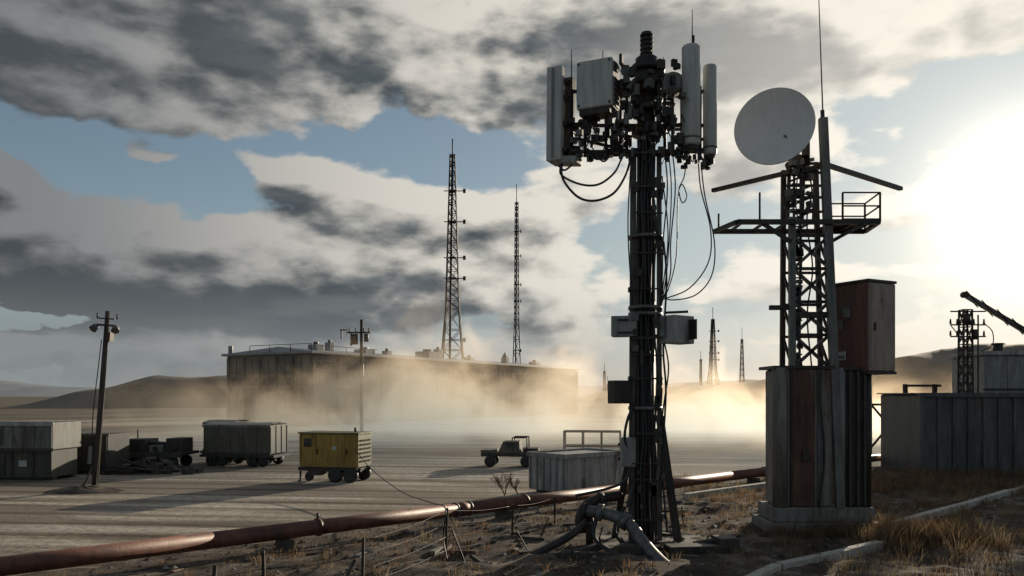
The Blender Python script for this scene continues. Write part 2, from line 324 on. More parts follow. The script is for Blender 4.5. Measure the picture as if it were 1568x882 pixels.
hill('scrub_hill',20,520,300,460,lambda x,u:interp([(20,0),(45,6),(85,8.5),(135,12.5),(190,22.5),(240,26),(330,22),(430,10),(515,0)],x)*1.04,HILLM)
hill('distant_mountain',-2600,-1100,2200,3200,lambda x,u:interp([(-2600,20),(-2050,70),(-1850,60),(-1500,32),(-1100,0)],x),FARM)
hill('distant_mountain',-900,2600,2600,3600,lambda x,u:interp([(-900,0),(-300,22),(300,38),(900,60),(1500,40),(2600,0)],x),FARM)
# ------------------------------------------------------------------ warehouse building
ang=math.degrees(math.atan2(.869,.495))
wh=asset('warehouse_building',(-27.4,110,0),ang)
Lw,Dw,Hh=85,16.7,9.9
w=Part(wh,'walls'); w.box(0,Lw,0,Dw,0,Hh,WALL).done()
w=Part(wh,'pilasters')
for i in range(18): w.box(i*5,i*5+.45,-.3,-.003,0,Hh-.3,WALLD)
for i in range(6): w.box(-.3,-.003,i*3.2+.1,i*3.2+.5,0,Hh-.3,WALLD)
for z in (2.4,4.9,7.4): w.box(0,Lw,-.15,-.003,z,z+.18,WALLD); w.box(-.15,-.003,0,Dw,z,z+.18,WALLD)
for i in range(5): w.box(-.12,-.003,i*3.2+1.85,i*3.2+1.95,2.6,9.4,WALLD)
w.done()
w=Part(wh,'windows')
for i in range(5):
    for z in (5.5,): w.box(-.06,-.004,i*3.2+.8,i*3.2+1.75,z,z+1.2,GLASS); w.box(-.06,-.004,i*3.2+2.05,i*3.2+2.95,z,z+1.2,GLASS)
for i in range(17):
    for k in range(3): 
        if (i*3+k)%7!=3: w.box(i*5+.9+k*1.35,i*5+2.0+k*1.35,-.06,-.004,7.9,8.8,GLASS)
w.done()
w=Part(wh,'doors')
for i in (2,7,12): w.box(i*5+.8,i*5+4.8,-.09,-.005,.02,4.2,CORR)
w.done()
w=Part(wh,'roof',.05)
w.box(-.6,Lw+.6,-.6,Dw+.6,Hh,Hh+.35,ROOF)
vs=[(-.2,-.2,Hh+.351),(Lw+.2,-.2,Hh+.351),(Lw+.2,Dw+.2,Hh+.351),(-.2,Dw+.2,Hh+.351),(2,Dw/2,Hh+1.3),(Lw-2,Dw/2,Hh+1.3)]
w.add(vs,[(0,1,5,4),(1,2,5),(2,3,4,5),(3,0,4)],ROOF); w.done()
w=Part(wh,'roof_equipment',.03)
for x,y,s,h in ((4,3,1.6,1.2),(9,5,1.0,1.8),(16,4,2.4,1.1),(24,6,1.2,1.3),(33,4,3,1.6),(36,4,1.2,2.1),(48,5,1.5,1.2),(60,4,1.2,1.7),(61.5,5,.8,2.3),(73,4,1.8,1.2)):
    w.box(x,x+s,y,y+s,Hh+.5,Hh+h+.4,ROOF); w.cyl((x+s/2,y+s/2,Hh+h+.4),(x+s/2,y+s/2,Hh+h+.8),s*.25,GALV)
for x in range(-0,8,2): w.cyl((0,x*2,Hh+.35),(0,x*2,Hh+1.4),.06,STEEL)
w.beam((0,0,Hh+1.4),(0,12,Hh+1.4),.08,STEEL)
w.beam((1,0,Hh+1.2),(14,0,Hh+1.2),.08,STEEL)
for x in range(1,15,3): w.cyl((x,0,Hh+.35),(x,0,Hh+1.2),.05,STEEL)
w.cyl((0,16,Hh+.3),(0,16,Hh+1.5),.35,ROOF)
w.done()
# ------------------------------------------------------------------ distant lattice masts
def radio_mast(name,x,Y,top,w0,w1,n,rl,rb,ant=True,tip=4,lean=0):
    a=asset(name,(x,Y,0)); p=Part(a,'lattice'); lattice(p,0,0,0,top*.40,w0,w0*.45,max(3,n//3),rl,rb,STEEL); lattice(p,0,0,top*.40,top,w0*.45,w1,n,rl*.8,rb,STEEL); p.done()
    p=Part(a,'antennas'); p.cyl((0,0,top-1),(0,0,top+tip),rl*.45,STEEL)
    if ant:
        for t in (.28,.52,.60,.74,.86):
            z=top*t; p.cyl((-w0*.3,0,z),(w0*.42,0,z),rb*.9,STEEL); p.box(w0*.36,w0*.46,-.2,.2,z-.5,z+.5,STEEL); 
            if t>.5: p.box(-w1*.7,w1*.7,-w1*.7,w1*.7,z-.15,z+.15,STEEL)
        p.beam((-w0*.12,0,0),(0,0,top),rl*1.6,STEEL)
    p.done(); return a
radio_mast('radio_mast',-14.8,200,64,7.2,1.2,16,.34,.14)
radio_mast('radio_mast',1.5,262,67,3.4,1.0,20,.28,.12,True,6)
radio_mast('radio_mast',100,400,42,7,1.2,8,.36,.16,True,6)
radio_mast('radio_mast',114.5,400,32,4,.8,7,.26,.13,False,6)
radio_mast('radio_mast',94,400,22,2,.8,8,.3,.15,False,4)
radio_mast('radio_mast',46,400,16,2.5,.8,6,.3,.2,False,4)
radio_mast('radio_mast',50,420,10,1.6,.8,6,.3,.2,False,4)
radio_mast('radio_mast',74,400,14,2,.8,6,.3,.2,False,3)
# ------------------------------------------------------------------ utility poles
a=asset('utility_pole',(-18.5,35.6,0),0,.029,(0,4.3))
p=Part(a,'pole'); p.cyl((0,0,-6),(0,0,274),5.0,TIMBER,3.7,12); p.done()
p=Part(a,'crossarm_and_floodlights')
p.beam((-14,-5,252),(18,-5,252),3,STEEL); p.beam((-12,-5,262),(14,-5,262),2,STEEL)
for x in (-13,17): p.cyl((x,-6,250),(x+(2 if x>0 else -2),-12,244),4.5,GALV,6); p.cyl((x,-5,262),(x,-5,270),1.2,BLACK)
p.box(3,9,-6,6,228,242,STEEL); p.box(-10,-4,-8,-4,40,66,GALV); p.done()
p=Part(a,'cables'); p.tube([(5,-4,228),(6,-5,150),(5,-6,60),(7,-8,6),(30,-20,2),(70,-40,2)],.9,BLACK)
p.tube([(-4,-5,66),(-8,-6,110),(-4,-5,230)],.7,BLACK); p.tube([(-6,0,40),(-14,-6,8),(-30,-20,3)],1.4,BLACK); p.done()
p=Part(a,'footing'); p.cyl((0,0,-6),(0,0,6),12,CONC,8,9); p.obox((6,-6,4),(22,8,4),(0,6,30),TIMBER); p.done()
a=asset('utility_pole',(-14.8,79,0),0,.0646,(0,0))
p=Part(a,'pole'); p.cyl((0,0,-3),(0,0,180),2.9,TIMBER,2.2,10); p.done()
p=Part(a,'crossarm_and_transformers'); p.beam((-22,-3,160),(14,-3,160),2.2,STEEL); p.beam((-30,-3,150),(-30,-3,165),2,STEEL); p.beam((-32,-3,164),(-20,-3,164),1.6,STEEL)
p.cyl((-9,-4,142),(-9,-4,158),4.2,STEEL); p.cyl((8,-4,146),(8,-4,158),3.5,STEEL); p.box(-16,-13,-5,-2,140,160,STEEL)
for x in(-18,-8,4,12): p.cyl((x,-3,160),(x,-3,167),1,BLACK)
p.box(-4,4,-6,-2.5,95,112,GALV); p.done()
# ------------------------------------------------------------------ vehicles
def wheel(p,x,y,z,r,w,rim=GALV):
    p.lathe((x,y-w/2,z),(0,1,0),[(0,r*.3),(0,r*.55),(-.01*r,r*.62),(0,r*.85),(.12*w,r),(.88*w,r),(w,r*.85),(w,r*.3)],BLACK,20)
    p.cyl((x,y-w/2+.02*r,z),(x,y+w/2-.02*r,z),r*.55,rim,None,14); p.cyl((x,y-w/2-.04*r,z),(x,y+w/2,z),r*.16,STEEL,None,8)
t=asset('yellow_generator_trailer',(-8.65,39.4,0),-14)
p=Part(t,'body',.03); p.box(-1.55,1.5,-.75,.85,.72,2.32,YELL).done()
p=Part(t,'end_panel'); p.box(1.5,1.53,-.72,.82,.75,2.29,YGREEN)
for z in(1.0,1.2,1.4,1.6,1.8,2.0): p.obox((1.54,.05,z),(.04,1.2,.12),(0,35,0),DARKV)
p.done()
p=Part(t,'roof_rails'); p.box(-1.6,1.58,-.8,.9,2.322,2.40,YGREEN); p.cyl((1.0,.1,2.4),(1.0,.1,2.62),.06,STEEL); p.done()
p=Part(t,'panel_ribs')
for x in (-1.5,-.72,.05,.82,1.46): p.box(x-.03,x+.03,-.785,-.752,.74,2.31,YELL)
p.box(-1.5,1.46,-.78,-.752,.74,.8,YELL); p.box(-1.3,-.9,-.77,-.753,1.7,2.1,DARKV); p.box(.2,.4,-.765,-.753,1.55,1.75,LABEL)
for x in (-.62,.92): p.box(x,x+.05,-.82,-.785,1.35,1.6,STEEL)
p.done()
p=Part(t,'chassis'); p.box(-1.7,1.6,-.6,-.45,.52,.70,DARKV); p.box(-1.7,1.6,.55,.7,.52,.70,DARKV)
for x in(-1.6,-.6,.4,1.4): p.box(x-.05,x+.05,-.45,.55,.55,.68,DARKV)
p.box(.1,1.5,-.82,-.5,.60,.70,DARKV); p.box(-1.2,-.5,-.6,.5,.3,.52,DARKV); p.beam((-1.6,-.55,.5),(-1.6,-.55,.05),.08,STEEL); p.box(-1.7,-1.5,-.65,-.45,0,.05,STEEL); p.done()
p=Part(t,'wheels')
for x in(.35,1.15):
    for y in(-.72,.75): wheel(p,x,y,.36,.36,.26,DARKV)
wheel(p,-1.2,-.4,.22,.22,.16,DARKV); p.done()
def boxwagon(name,x,Y,rz,Lx,Wd,z0,z1,mt,mat2,wheels,r):
    t=asset(name,(x,Y,0),rz)
    p=Part(t,'box_body',.03); p.box(-Lx/2,Lx/2,-Wd/2,Wd/2,z0,z1,mt).done()
    p=Part(t,'ribs')
    n=int(Lx/.8)
    for i in range(n+1):
        xx=-Lx/2+.05+(Lx-.1)*i/n; p.box(xx-.03,xx+.03,-Wd/2-.035,-Wd/2-.002,z0+.03,z1-.03,mt)
    for i in range(4):
        yy=-Wd/2+.1+(Wd-.2)*i/3; p.box(Lx/2+.002,Lx/2+.035,yy-.03,yy+.03,z0+.03,z1-.03,mt); p.box(-Lx/2-.035,-Lx/2-.002,yy-.03,yy+.03,z0+.03,z1-.03,mt)
    p.box(-Lx/2-.06,Lx/2+.06,-Wd/2-.06,-Wd/2-.003,z1-.1,z1+.03,mat2); p.box(-Lx/2-.06,Lx/2+.06,-Wd/2-.06,-Wd/2-.003,z0-.04,z0+.08,DARKV)
    p.done()
    p=Part(t,'tarpaulin_roof'); n=14; vs=[];fs=[]
    for i in range(n+1):
        for j in range(7):
            v=j/6; vs.append((-Lx/2-.03+(Lx+.06)*i/n,-Wd/2-.03+(Wd+.06)*v,z1+.035+.12*math.sin(math.pi*v)+.03*noise.noise(Vector((i*.9,j*.8,x)))*(1 if 0<j<6 else 0)))
    for i in range(n):
        for j in range(6): q=i*7+j; fs.append((q,q+7,q+8,q+1))
    p.add(vs,fs,mat2,True); p.done()
    p=Part(t,'deck_and_frame'); p.box(-Lx/2-.25,Lx/2+.25,-Wd/2-.02,Wd/2+.02,z0-.2,z0-.045,DARKV); p.box(-Lx/2,Lx/2,-.5,-.3,z0-.42,z0-.2,DARKV); p.box(-Lx/2,Lx/2,.3,.5,z0-.42,z0-.2,DARKV)
    for i in range(int(Lx/.8)): p.box(-Lx/2+.3+i*.8,-Lx/2+.5+i*.8,-Wd/2,-Wd/2+.2,z0-.4,z0-.2,DARKV)
    p.done()
    p=Part(t,'wheels')
    for xx in wheels:
        for y in(-Wd/2+.22,Wd/2-.22): wheel(p,xx,y,r,r,.26,DARKV)
    p.done(); return t
boxwagon('cargo_trailer',-15.95,48.2,-10,4.2,2.3,.75,2.42,OLIVE,TARP,(-1.7,-1.0,.9,1.6),.33)
boxwagon('cargo_trailer',-17.9,50.5,-10,2.0,2.0,.8,2.5,TARP,TARP,(-.6,.5),.33)
t=asset('flatbed_trailer',(-21.6,47,0),-4)
p=Part(t,'deck',.02); p.box(-3.2,2.9,-1.1,1.1,.75,.92,DARKV); p.box(-3.2,2.9,-1.14,-1.10,.62,.95,OLIVD); p.done()
p=Part(t,'machinery_load',.03)
for x,wd,h,mm in((-2.9,1.0,1.0,DARKV),(-1.8,.9,.6,OLIVD),(-.7,1.3,.75,DARKV),(.8,.8,.4,TARP),(1.8,.9,.8,DARKV)):
    p.box(x,x+wd,-.8,.7,.925,.92+h,mm); p.cyl((x+wd*.5,-.85,.92+h*.5),(x+wd*.5,.2,.92+h*.5),h*.42,STEEL)
p.cyl((-1.6,-.4,1.55),(2.2,-.4,1.35),.12,STEEL); p.beam((-.3,0,1.6),(-.3,0,2.2),.08,STEEL); p.done()
p=Part(t,'wheels')
for x in(-2.6,-1.8,-1.0,.4,1.2,2.2): wheel(p,x,-.85,.34,.34,.28,DARKV); wheel(p,x,.85,.34,.34,.28,DARKV)
p.done()
t=asset('site_container',(-24.6,40.5,0),-3)
p=Part(t,'lower_body',.03); p.box(-3.4,2.1,-1.1,1.1,.15,1.5,OLIVD).done()
p=Part(t,'upper_body',.04); p.box(-3.4,2.25,-1.2,1.2,1.52,2.85,TARP).done()
p=Part(t,'frame_and_details'); p.box(-3.5,2.32,-1.26,-1.203,2.7,2.9,WSHEET); p.box(-3.5,2.32,-1.26,-1.203,1.45,1.6,DARKV)
for x in(-3.2,-1.6,.2,1.3,2.2): p.box(x-.04,x+.04,-1.25,-1.204,1.6,2.7,TARP); p.box(x-.13,x-.03,-1.16,-1.104,.2,1.45,DARKV)
p.box(-2.9,-2.2,-1.23,-1.206,1.9,2.4,DARKV); p.box(-1.2,-.3,-1.22,-1.206,1.75,2.55,OLIVD); p.box(.5,.9,-1.13,-1.105,.7,1.0,LABEL); p.box(-1.3,-.2,-1.15,-1.105,.25,1.35,DARKV); p.box(-3.4,2.1,-.9,-.6,0,.15,DARKV); p.box(-3.4,2.1,.6,.9,0,.15,DARKV)
p.done()
t=asset('site_container',(-22.6,44,0),-3)
p=Part(t,'body',.04); p.box(-1.2,1.1,-1.1,1.1,.1,2.1,DARKV).done()
p=Part(t,'ribs_and_skids'); 
for x in(-1.1,-.4,.3,1.02): p.box(x-.05,x+.05,-1.15,-1.103,.15,2.05,OLIVD)
p.box(-1.3,1.2,-1.18,-1.104,2.0,2.14,OLIVE); p.box(-1.1,1.0,-.9,-.7,0,.1,STEEL); p.box(-1.1,1.0,.7,.9,0,.1,STEEL); p.done()
p=Part(None,'scrap_heap',.01); rr=random.Random(11)
for k in range(60):
    x=rr.gauss(-19.9,1.3); y=rr.uniform(42.5,45); z=max(.08,.55-abs(x+19.9)*.25)*rr.uniform(.2,1.1); p.obox((x,y,z),(rr.uniform(.2,1.1),rr.uniform(.1,.5),rr.uniform(.08,.4)),(rr.uniform(-20,20),rr.uniform(-20,20),rr.uniform(-60,60)),rr.choice((DARKV,STEEL,OLIVD,TIMBER)))
for k in range(10): p.cyl((rr.gauss(-20,1.2),rr.uniform(42,44),.2),(rr.gauss(-20,1.2),rr.uniform(42,44),rr.uniform(.3,.9)),.06,STEEL)
p.done()
t=asset('flatbed_truck',(0.0,47.5,0),-6)
p=Part(t,'deck',.02); p.box(-1.75,1.7,-.8,.8,.62,.82,DARKV); p.box(-1.75,-.9,-.82,.8,.82,1.0,OLIVE); p.done()
p=Part(t,'cab',.05)
vs=[(-.75,-.75,.825),(.55,-.75,.825),(.55,.75,.825),(-.75,.75,.825),(-.45,-.68,1.5),(.5,-.68,1.5),(.5,.68,1.5),(-.45,.68,1.5)]
p.add(vs,[(0,3,2,1),(4,5,6,7),(0,1,5,4),(1,2,6,5),(2,3,7,6),(3,0,4,7)],OLIVE); p.box(-.25,.35,-.755,-.72,1.1,1.42,GLASS); p.done()
p=Part(t,'roll_frame'); 
for x in(.1,.95): 
    for y in(-.7,.7): p.cyl((x,y,.8),(x,y,1.72),.04,STEEL)
for y in(-.7,.7): p.cyl((.1,y,1.72),(.95,y,1.72),.04,STEEL)
p.box(.7,1.6,-.6,.6,.82,1.1,DARKV); p.done()
p=Part(t,'wheels')
for x in(-1.2,.9,1.45):
    for y in(-.72,.72): wheel(p,x,y,.34,.34,.24,DARKV)
p.done()
t=asset('steel_frame_rack',(6.1,61,0),-8)
p=Part(t,'frame')
for z in(.35,1.45): p.beam((-2.1,-.6,z),(2.1,-.6,z),.14,GALV); p.beam((-2.1,.6,z),(2.1,.6,z),.14,GALV)
for x in(-2.1,-.7,.7,2.1):
    for y in(-.6,.6): p.beam((x,y,0),(x,y,1.52),.14,GALV)
    p.beam((x,-.6,1.45),(x,.6,1.45),.1,GALV)
p.done()
t=asset('metal_storage_bin',(2.85,35.4,0),42)
p=Part(t,'body',.03); p.box(-1.85,1.85,-1.1,1.1,.12,1.66,WSHEET).done()
p=Part(t,'rim_and_ribs'); 
for x in(-1.7,-.6,.55,1.7): p.box(x-.05,x+.05,-1.14,-1.103,.15,1.55,WSHEET)
for y in(-1.0,-.6,-.2,.2,.6,1.0): p.box(-1.91,-1.853,y-.05,y+.05,.15,1.55,GREYP); p.box(1.853,1.91,y-.05,y+.05,.15,1.55,GREYP)
p.box(-1.93,1.93,-1.18,-1.05,1.56,1.74,WSHEET); p.box(-1.93,1.93,1.05,1.18,1.56,1.74,GREYP); p.box(-1.93,-1.82,-1.048,1.048,1.56,1.74,GREYP); p.box(1.82,1.93,-1.048,1.048,1.56,1.74,GREYP)
p.box(-1.6,-1.2,-.9,.9,0,.12,STEEL); p.box(1.2,1.6,-.9,.9,0,.12,STEEL); p.done()
# ------------------------------------------------------------------ long pipeline
t=asset('pipeline',(0,0,0)); p=Part(t,'pipe'); zp=.5
for k in range(12):
    s0=-32+k*8; p.cyl(P0+PD*s0+Vector((0,0,zp)),P0+PD*(s0+8)+Vector((0,0,zp)),.215,PIPE,None,24)
p.done()
p=Part(t,'flanges')
for k in range(12):
    q=P0+PD*(-32+k*8+3)+Vector((0,0,zp)); p.cyl(q-PD*.04,q+PD*.04,.255,PIPE,None,20); p.cyl(q+PD*.055,q+PD*.08,.235,STEEL,None,20)
    if k%2: p.cyl(q+Vector((0,0,.2)),q+Vector((0,0,.40)),.04,STEEL)
q=P0+PD*.2+Vector((0,0,zp)); p.cyl(q-PD*.25,q+PD*.25,.228,PIPE,None,20); p.cyl(q+PD*.25,q+PD*.31,.25,GALV,None,20); p.cyl(q-PD*.31,q-PD*.25,.25,GALV,None,20)
p.done()
p=Part(t,'saddles')
for k in range(12):
    q=P0+PD*(-30+k*8); p.obox((q.x,q.y,.12),(.3,.5,.30),(0,0,42.7),TIMBER)
p.done()
def kerb(name,pts,w,h,m):
    p=Part(None,name,.02); rr=random.Random(5)
    for (a,b) in zip(pts,pts[1:]):
        A=Vector((*a,0));B=Vector((*b,0)); n=max(1,int((B-A).length/2.2))
        for i in range(n):
            u=A+(B-A)*(i/n); v=A+(B-A)*((i+.985)/n); z=h/2+.03; p.beam((u.x+rr.uniform(-.03,.03),u.y,z+rr.uniform(-.02,.02)),(v.x+rr.uniform(-.03,.03),v.y,z+rr.uniform(-.02,.02)),w,m,h)
    p.done()
kerb('concrete_kerb',[(3.2,14.8),(6.2,18.7),(8.6,20.6),(9.9,21.6)],.24,.26,CONCL)
kerb('concrete_kerb',[(11.5,24.3),(22.0,34.4),(36,48)],.26,.32,CONCL)
kerb('concrete_kerb',[(6.8,31.5),(11.5,35.8),(15,39.3)],.25,.3,CONCL)
# ------------------------------------------------------------------ wire fence
fp=[(-11.0,10.5),(-7.6,13.0),(-4.8,15.6),(-3.15,16.9),(-1.7,20.5),(0.0,23.2),(1.35,25.4)]
t=asset('wire_fence',(0,0,0)); p=Part(t,'posts'); tops=[]
for i,(x,y) in enumerate(fp):
    h=(1.2,1.2,1.18,1.2,1.32,1.05,1.0)[i]; lx=random.uniform(-.06,.06); p.beam((x,y,-.1),(x+lx,y,h),.06,STEEL); tops.append((x+lx,y,h))
p.beam((-5.6,14.9,.0),(-5.5,14.9,1.05),.07,TIMBER); p.beam((-3.6,16.2,0),(-3.25,16.6,.8),.05,TIMBER); p.done()
p=Part(t,'wires')
for f in (.95,.7,.45,.2):
    for a,b in zip(tops,tops[1:]):
        m=((a[0]+b[0])/2,(a[1]+b[1])/2,(a[2]+b[2])/2*f-.06); p.tube([(a[0],a[1],a[2]*f),m,(b[0],b[1],b[2]*f)],.008,STEEL,5,4)
p.done()
p=Part(None,'power_cable'); p.tube([(-7.6,38.6,1.7),(-6.2,35,1.05),(-4.0,29,.72),(-2.4,24.2,.95),(-1.7,20.5,1.3),(-1.75,20.4,.6),(-1.6,19.9,.1)],.018,BLACK,6,8); p.done()
# ------------------------------------------------------------------ cell tower (drawing unit 18.26 mm)
S=.01826
ct=asset('cell_tower',((988-784)*22.46/1230,22.46,.05),0,S)
rr=random.Random(4)
p=Part(ct,'pole')
p.cyl((-2,0,-4),(0,0,370),16,STEEL,15,20); p.cyl((0,0,370),(2,0,690),15,STEEL,13,20)
p.cyl((2,0,690),(2,0,742),18,STEEL,17,16); p.cyl((2,0,742),(2,0,782),8,STEEL,8,14)
for z in(748,755,762,769,776): p.cyl((2,0,z),(2,0,z+3),10,BLACK,10,14)
p.cyl((2,0,738),(2,0,746),14,STEEL,12,14); p.done()
p=Part(ct,'vertical_rails')
p.beam((-22,-6,0),(-19,-6,600),9,RAIL,5); p.beam((21,-6,0),(20,-6,600),7,RAIL,5); p.beam((-14,-14,0),(-13,-13,600),3,STEEL,4)
for x in(-8,-3,3,7,12):
    q=[(x+rr.uniform(-2.5,2.5),-19+rr.uniform(-1.5,1),z) for z in range(8,640,52)]; p.tube(q,rr.uniform(1.4,2.4),BLACK,7,4)
p.done()
p=Part(ct,'bands')
for z in (44,96,128,171,252,283,318,392,437,498,541,588):
    z+=rr.uniform(-5,5); t_=rr.uniform(1.5,3.5); p.obox((0,-21,z),(46,4,t_),(0,rr.uniform(-2,2),0),STEEL)
    if rr.random()<.6: p.obox((-24,-8,z),(6,12,7),(0,0,0),STEEL)
    if rr.random()<.6: p.obox((25,-8,z+4),(6,12,8),(0,0,0),RAIL)
for z in (205,348,358,466): p.cyl((0,0,z),(0,0,z+5),26,GALV,26,20)
for k in range(26): p.obox((rr.choice((-14,14))+rr.uniform(-6,6),-21,rr.uniform(20,600)),(rr.uniform(4,9),5,rr.uniform(6,22)),(0,rr.uniform(-8,8),0),rr.choice((STEEL,STEEL,RAIL,DARKV)))
p.done()
p=Part(ct,'mid_boxes',1.2)
p.obox((-34,-14,331),(38,24,31),(0,0,-12),GREYP); p.obox((46,-12,326),(46,30,42),(0,0,38),WSHEET); p.obox((30,-22,330),(10,10,30),(0,0,0),GALV)
p.obox((-40,-8,232),(30,24,35),(0,0,20),STEEL); p.obox((-28,-12,141),(22,18,44),(0,0,0),GREYP); p.obox((-20,-26,345),(12,8,14),(0,0,0),GALV)
p.done()
p=Part(ct,'box_brackets')
for z in(318,344): p.beam((-50,-2,z),(60,-2,z),4,STEEL)
for z in(222,242,130,152): p.beam((-42,-2,z),(0,-2,z),4,STEEL)
p.cyl((27,-14,352),(60,-30,352),2,STEEL); p.obox((-33,-27,321),(26,1.5,3),(0,0,-12),BLACK); p.cyl((-46,-28,340),(-30,-30,340),1.6,BLACK)
p.obox((66,-22,326),(1.2,20,30),(0,0,38),STEEL); p.obox((-20,-28,322),(7,6,9),(0,0,0),BLACK); p.obox((12,-24,336),(9,7,16),(0,0,0),STEEL)
p.done()
p=Part(ct,'sector_antennas',2.5)
p.obox((-138,-6,655),(25,14,142),(2,1.5,-28),WHITE); p.obox((-116,6,650),(13,18,128),(0,2,-28),STEEL)
p.obox((-122,-2,585),(46,24,12),(0,8,-28),GREYP)
p.done()
p=Part(ct,'antenna_backs'); 
for z in(600,640,680,705): p.obox((-124,-6,z),(12,12,6),(0,0,-28),STEEL)
p.obox((-143,-13.5,655),(3,1,134),(2,1.5,-28),GREYP); p.done()
ra=-24
p=Part(ct,'radio_unit',2.5); p.obox((-74,-14,693),(56,38,72),(0,0,ra),WHITE); p.done()
p=Part(ct,'radio_unit_details'); 
R=Matrix.Rotation(rad(ra),3,'Z')
def rp(x,y,z): v=R@Vector((x,y,0)); return (-74+v.x,-14+v.y,693+z)
for z in(-26,-18,-10,-2,6):
    c=rp(29,2,z); p.obox(c,(3,24,4),(0,0,ra),STEEL)
c=rp(29.5,-4,24); p.obox(c,(4,12,12),(0,0,ra),BLACK); c=rp(0,-2,-41); p.obox(c,(48,30,8),(0,0,ra),STEEL)
c=rp(28.2,0,0); p.obox(c,(1.2,34,66),(0,0,ra),GREYP)
for dx in(-24,24):
    for dz in(-31,31): c=rp(dx,-19.6,dz); p.obox(c,(3,1.5,3),(0,0,ra),STEEL)
p.done()
p=Part(ct,'tube_antennas')
def radome(x,y,z0,z1,r): p.lathe((x,y,z0),(0,0,1),[(0,.1),(0,r*.8),(4,r),(z1-z0-4,r),(z1-z0-1.5,r*.85),(z1-z0,r*.5),(z1-z0,.1)],WHITE,24); p.cyl((x,y,z0-8),(x,y,z0-.5),r*.75,STEEL,None,16); p.cyl((x,y,z0+10),(x,y,z0+13),r+.6,GALV,None,24)
radome(67,-14,604,757,14); radome(99,0,594,733,10.5)
p.lathe((40,-4,704),(-.35,-1,.15),[(-14,.1),(-14,16),(0,18),(2,17),(4,8),(5,.1)],GREYP,24); p.done()
p=Part(ct,'whip_antennas')
for x,z0,z1 in((-113,715,757),(-65,728,755),(72,757,817),(28,690,745)): p.cyl((x,0,z0),(x,0,z1),1.0,STEEL,.5,6)
p.cyl((72,-6,757),(72,-6,775),2.4,STEEL); p.done()
p=Part(ct,'head_frame')
for z in(692,640,600):
    p.beam((-128,0,z),(98,0,z),4.5,STEEL); p.beam((-50,24,z+2),(60,24,z+2),4,STEEL); p.beam((-60,-10,z),(0,26,z),4,STEEL); p.beam((60,-10,z),(0,26,z),4,STEEL)
for x in(-112,-92,-60,-38,-28,30,42,56,84): p.cyl((x,0,585+abs(x)%17),(x,0,715-abs(x)%23),2.6,STEEL,None,8)
p.beam((-105,0,620),(-20,0,600),4,STEEL); p.beam((-100,0,660),(-20,0,690),4,STEEL); p.beam((90,0,620),(20,0,590),4,STEEL); p.beam((80,0,700),(20,0,720),4,STEEL)
for z in(625,660,700,722): p.cyl((2,0,z),(2,0,z+9),23,STEEL,23,16)
p.done()
p=Part(ct,'head_equipment',.8)
for k in range(95):
    x=rr.uniform(-42,50); z=rr.uniform(588,735); y=rr.uniform(-34,14); w=rr.uniform(3,13); p.obox((x,y,z),(w,rr.uniform(5,13),rr.uniform(4,18)),(0,rr.choice((0,0,12)),rr.uniform(-40,40)),rr.choice((STEEL,STEEL,STEEL,GALV,DARKV,RAIL)))
for k in range(42):
    x=rr.uniform(-116,-36); z=rr.uniform(588,652); p.obox((x,rr.uniform(-18,8),z),(rr.uniform(3,13),8,rr.uniform(4,15)),(0,0,rr.uniform(-40,40)),rr.choice((STEEL,STEEL,GALV,DARKV)))
for k in range(30):
    x=rr.uniform(46,108); z=rr.uniform(574,612); p.obox((x,rr.uniform(-12,8),z),(rr.uniform(3,8),6,rr.uniform(4,12)),(0,0,rr.uniform(-40,40)),rr.choice((STEEL,GALV,DARKV)))
for k in range(26):
    x=rr.uniform(-90,40); z=rr.uniform(595,700); y=rr.uniform(-34,-10)
    if x<-36 and z>640: z-=55
    p.cyl((x,y,z),(x,y,z+rr.uniform(8,18)),rr.uniform(2,6),rr.choice((STEEL,GALV,BLACK)),None,12)
p.done()
p=Part(ct,'cables')
p.tube([(-128,-6,582),(-126,-6,556),(-104,-8,529),(-78,-8,523),(-50,-8,534),(-32,-8,560),(-24,-8,585)],1.9,BLACK)
p.tube([(-130,-6,578),(-128,-6,562),(-100,-8,548),(-72,-8,548),(-48,-8,566),(-36,-8,590)],1.7,BLACK)
p.tube([(-134,-6,578),(-124,-6,570),(-110,-8,580),(-96,-8,592)],1.6,BLACK)
p.tube([(-90,-16,600),(-82,-18,586),(-70,-18,584),(-60,-14,598)],1.6,BLACK)
p.tube([(-100,-16,606),(-78,-18,590),(-64,-18,580),(-48,-14,604)],1.4,BLACK)
p.tube([(80,-6,580),(84,-6,540),(98,-8,480),(95,-8,430),(66,-8,390),(24,-10,372)],1.0,BLACK)
p.tube([(84,-6,580),(90,-6,530),(104,-8,460),(100,-8,410),(76,-8,380),(40,-8,372),(24,-10,378)],1.0,BLACK)
p.tube([(62,-6,590),(58,-8,560),(50,-8,540),(55,-8,520),(62,-8,530),(54,-8,548),(48,-8,520),(46,-8,440),(34,-10,390),(22,-12,370)],.9,BLACK)
for x in(28,34,40): p.tube([(x,-8,600),(x+4,-10,540),(x+rr.uniform(-6,8),-12,460),(x-4,-12,410),(22,-12,350+rr.uniform(-20,20))],rr.uniform(.8,1.2),BLACK)
p.tube([(-22,-10,600),(-28,-12,500),(-26,-12,430),(-20,-12,360)],1.0,BLACK); p.tube([(24,-10,560),(33,-10,470),(24,-10,380)],1.0,BLACK)
for k in range(30):
    x=rr.uniform(-110,80); z=rr.uniform(588,640); dx=rr.uniform(-26,26); p.tube([(x,-20,z),(x+dx*.4,-26,z-rr.uniform(8,24)),(x+dx,-18,z+rr.uniform(-8,14))],rr.uniform(.7,1.5),BLACK)
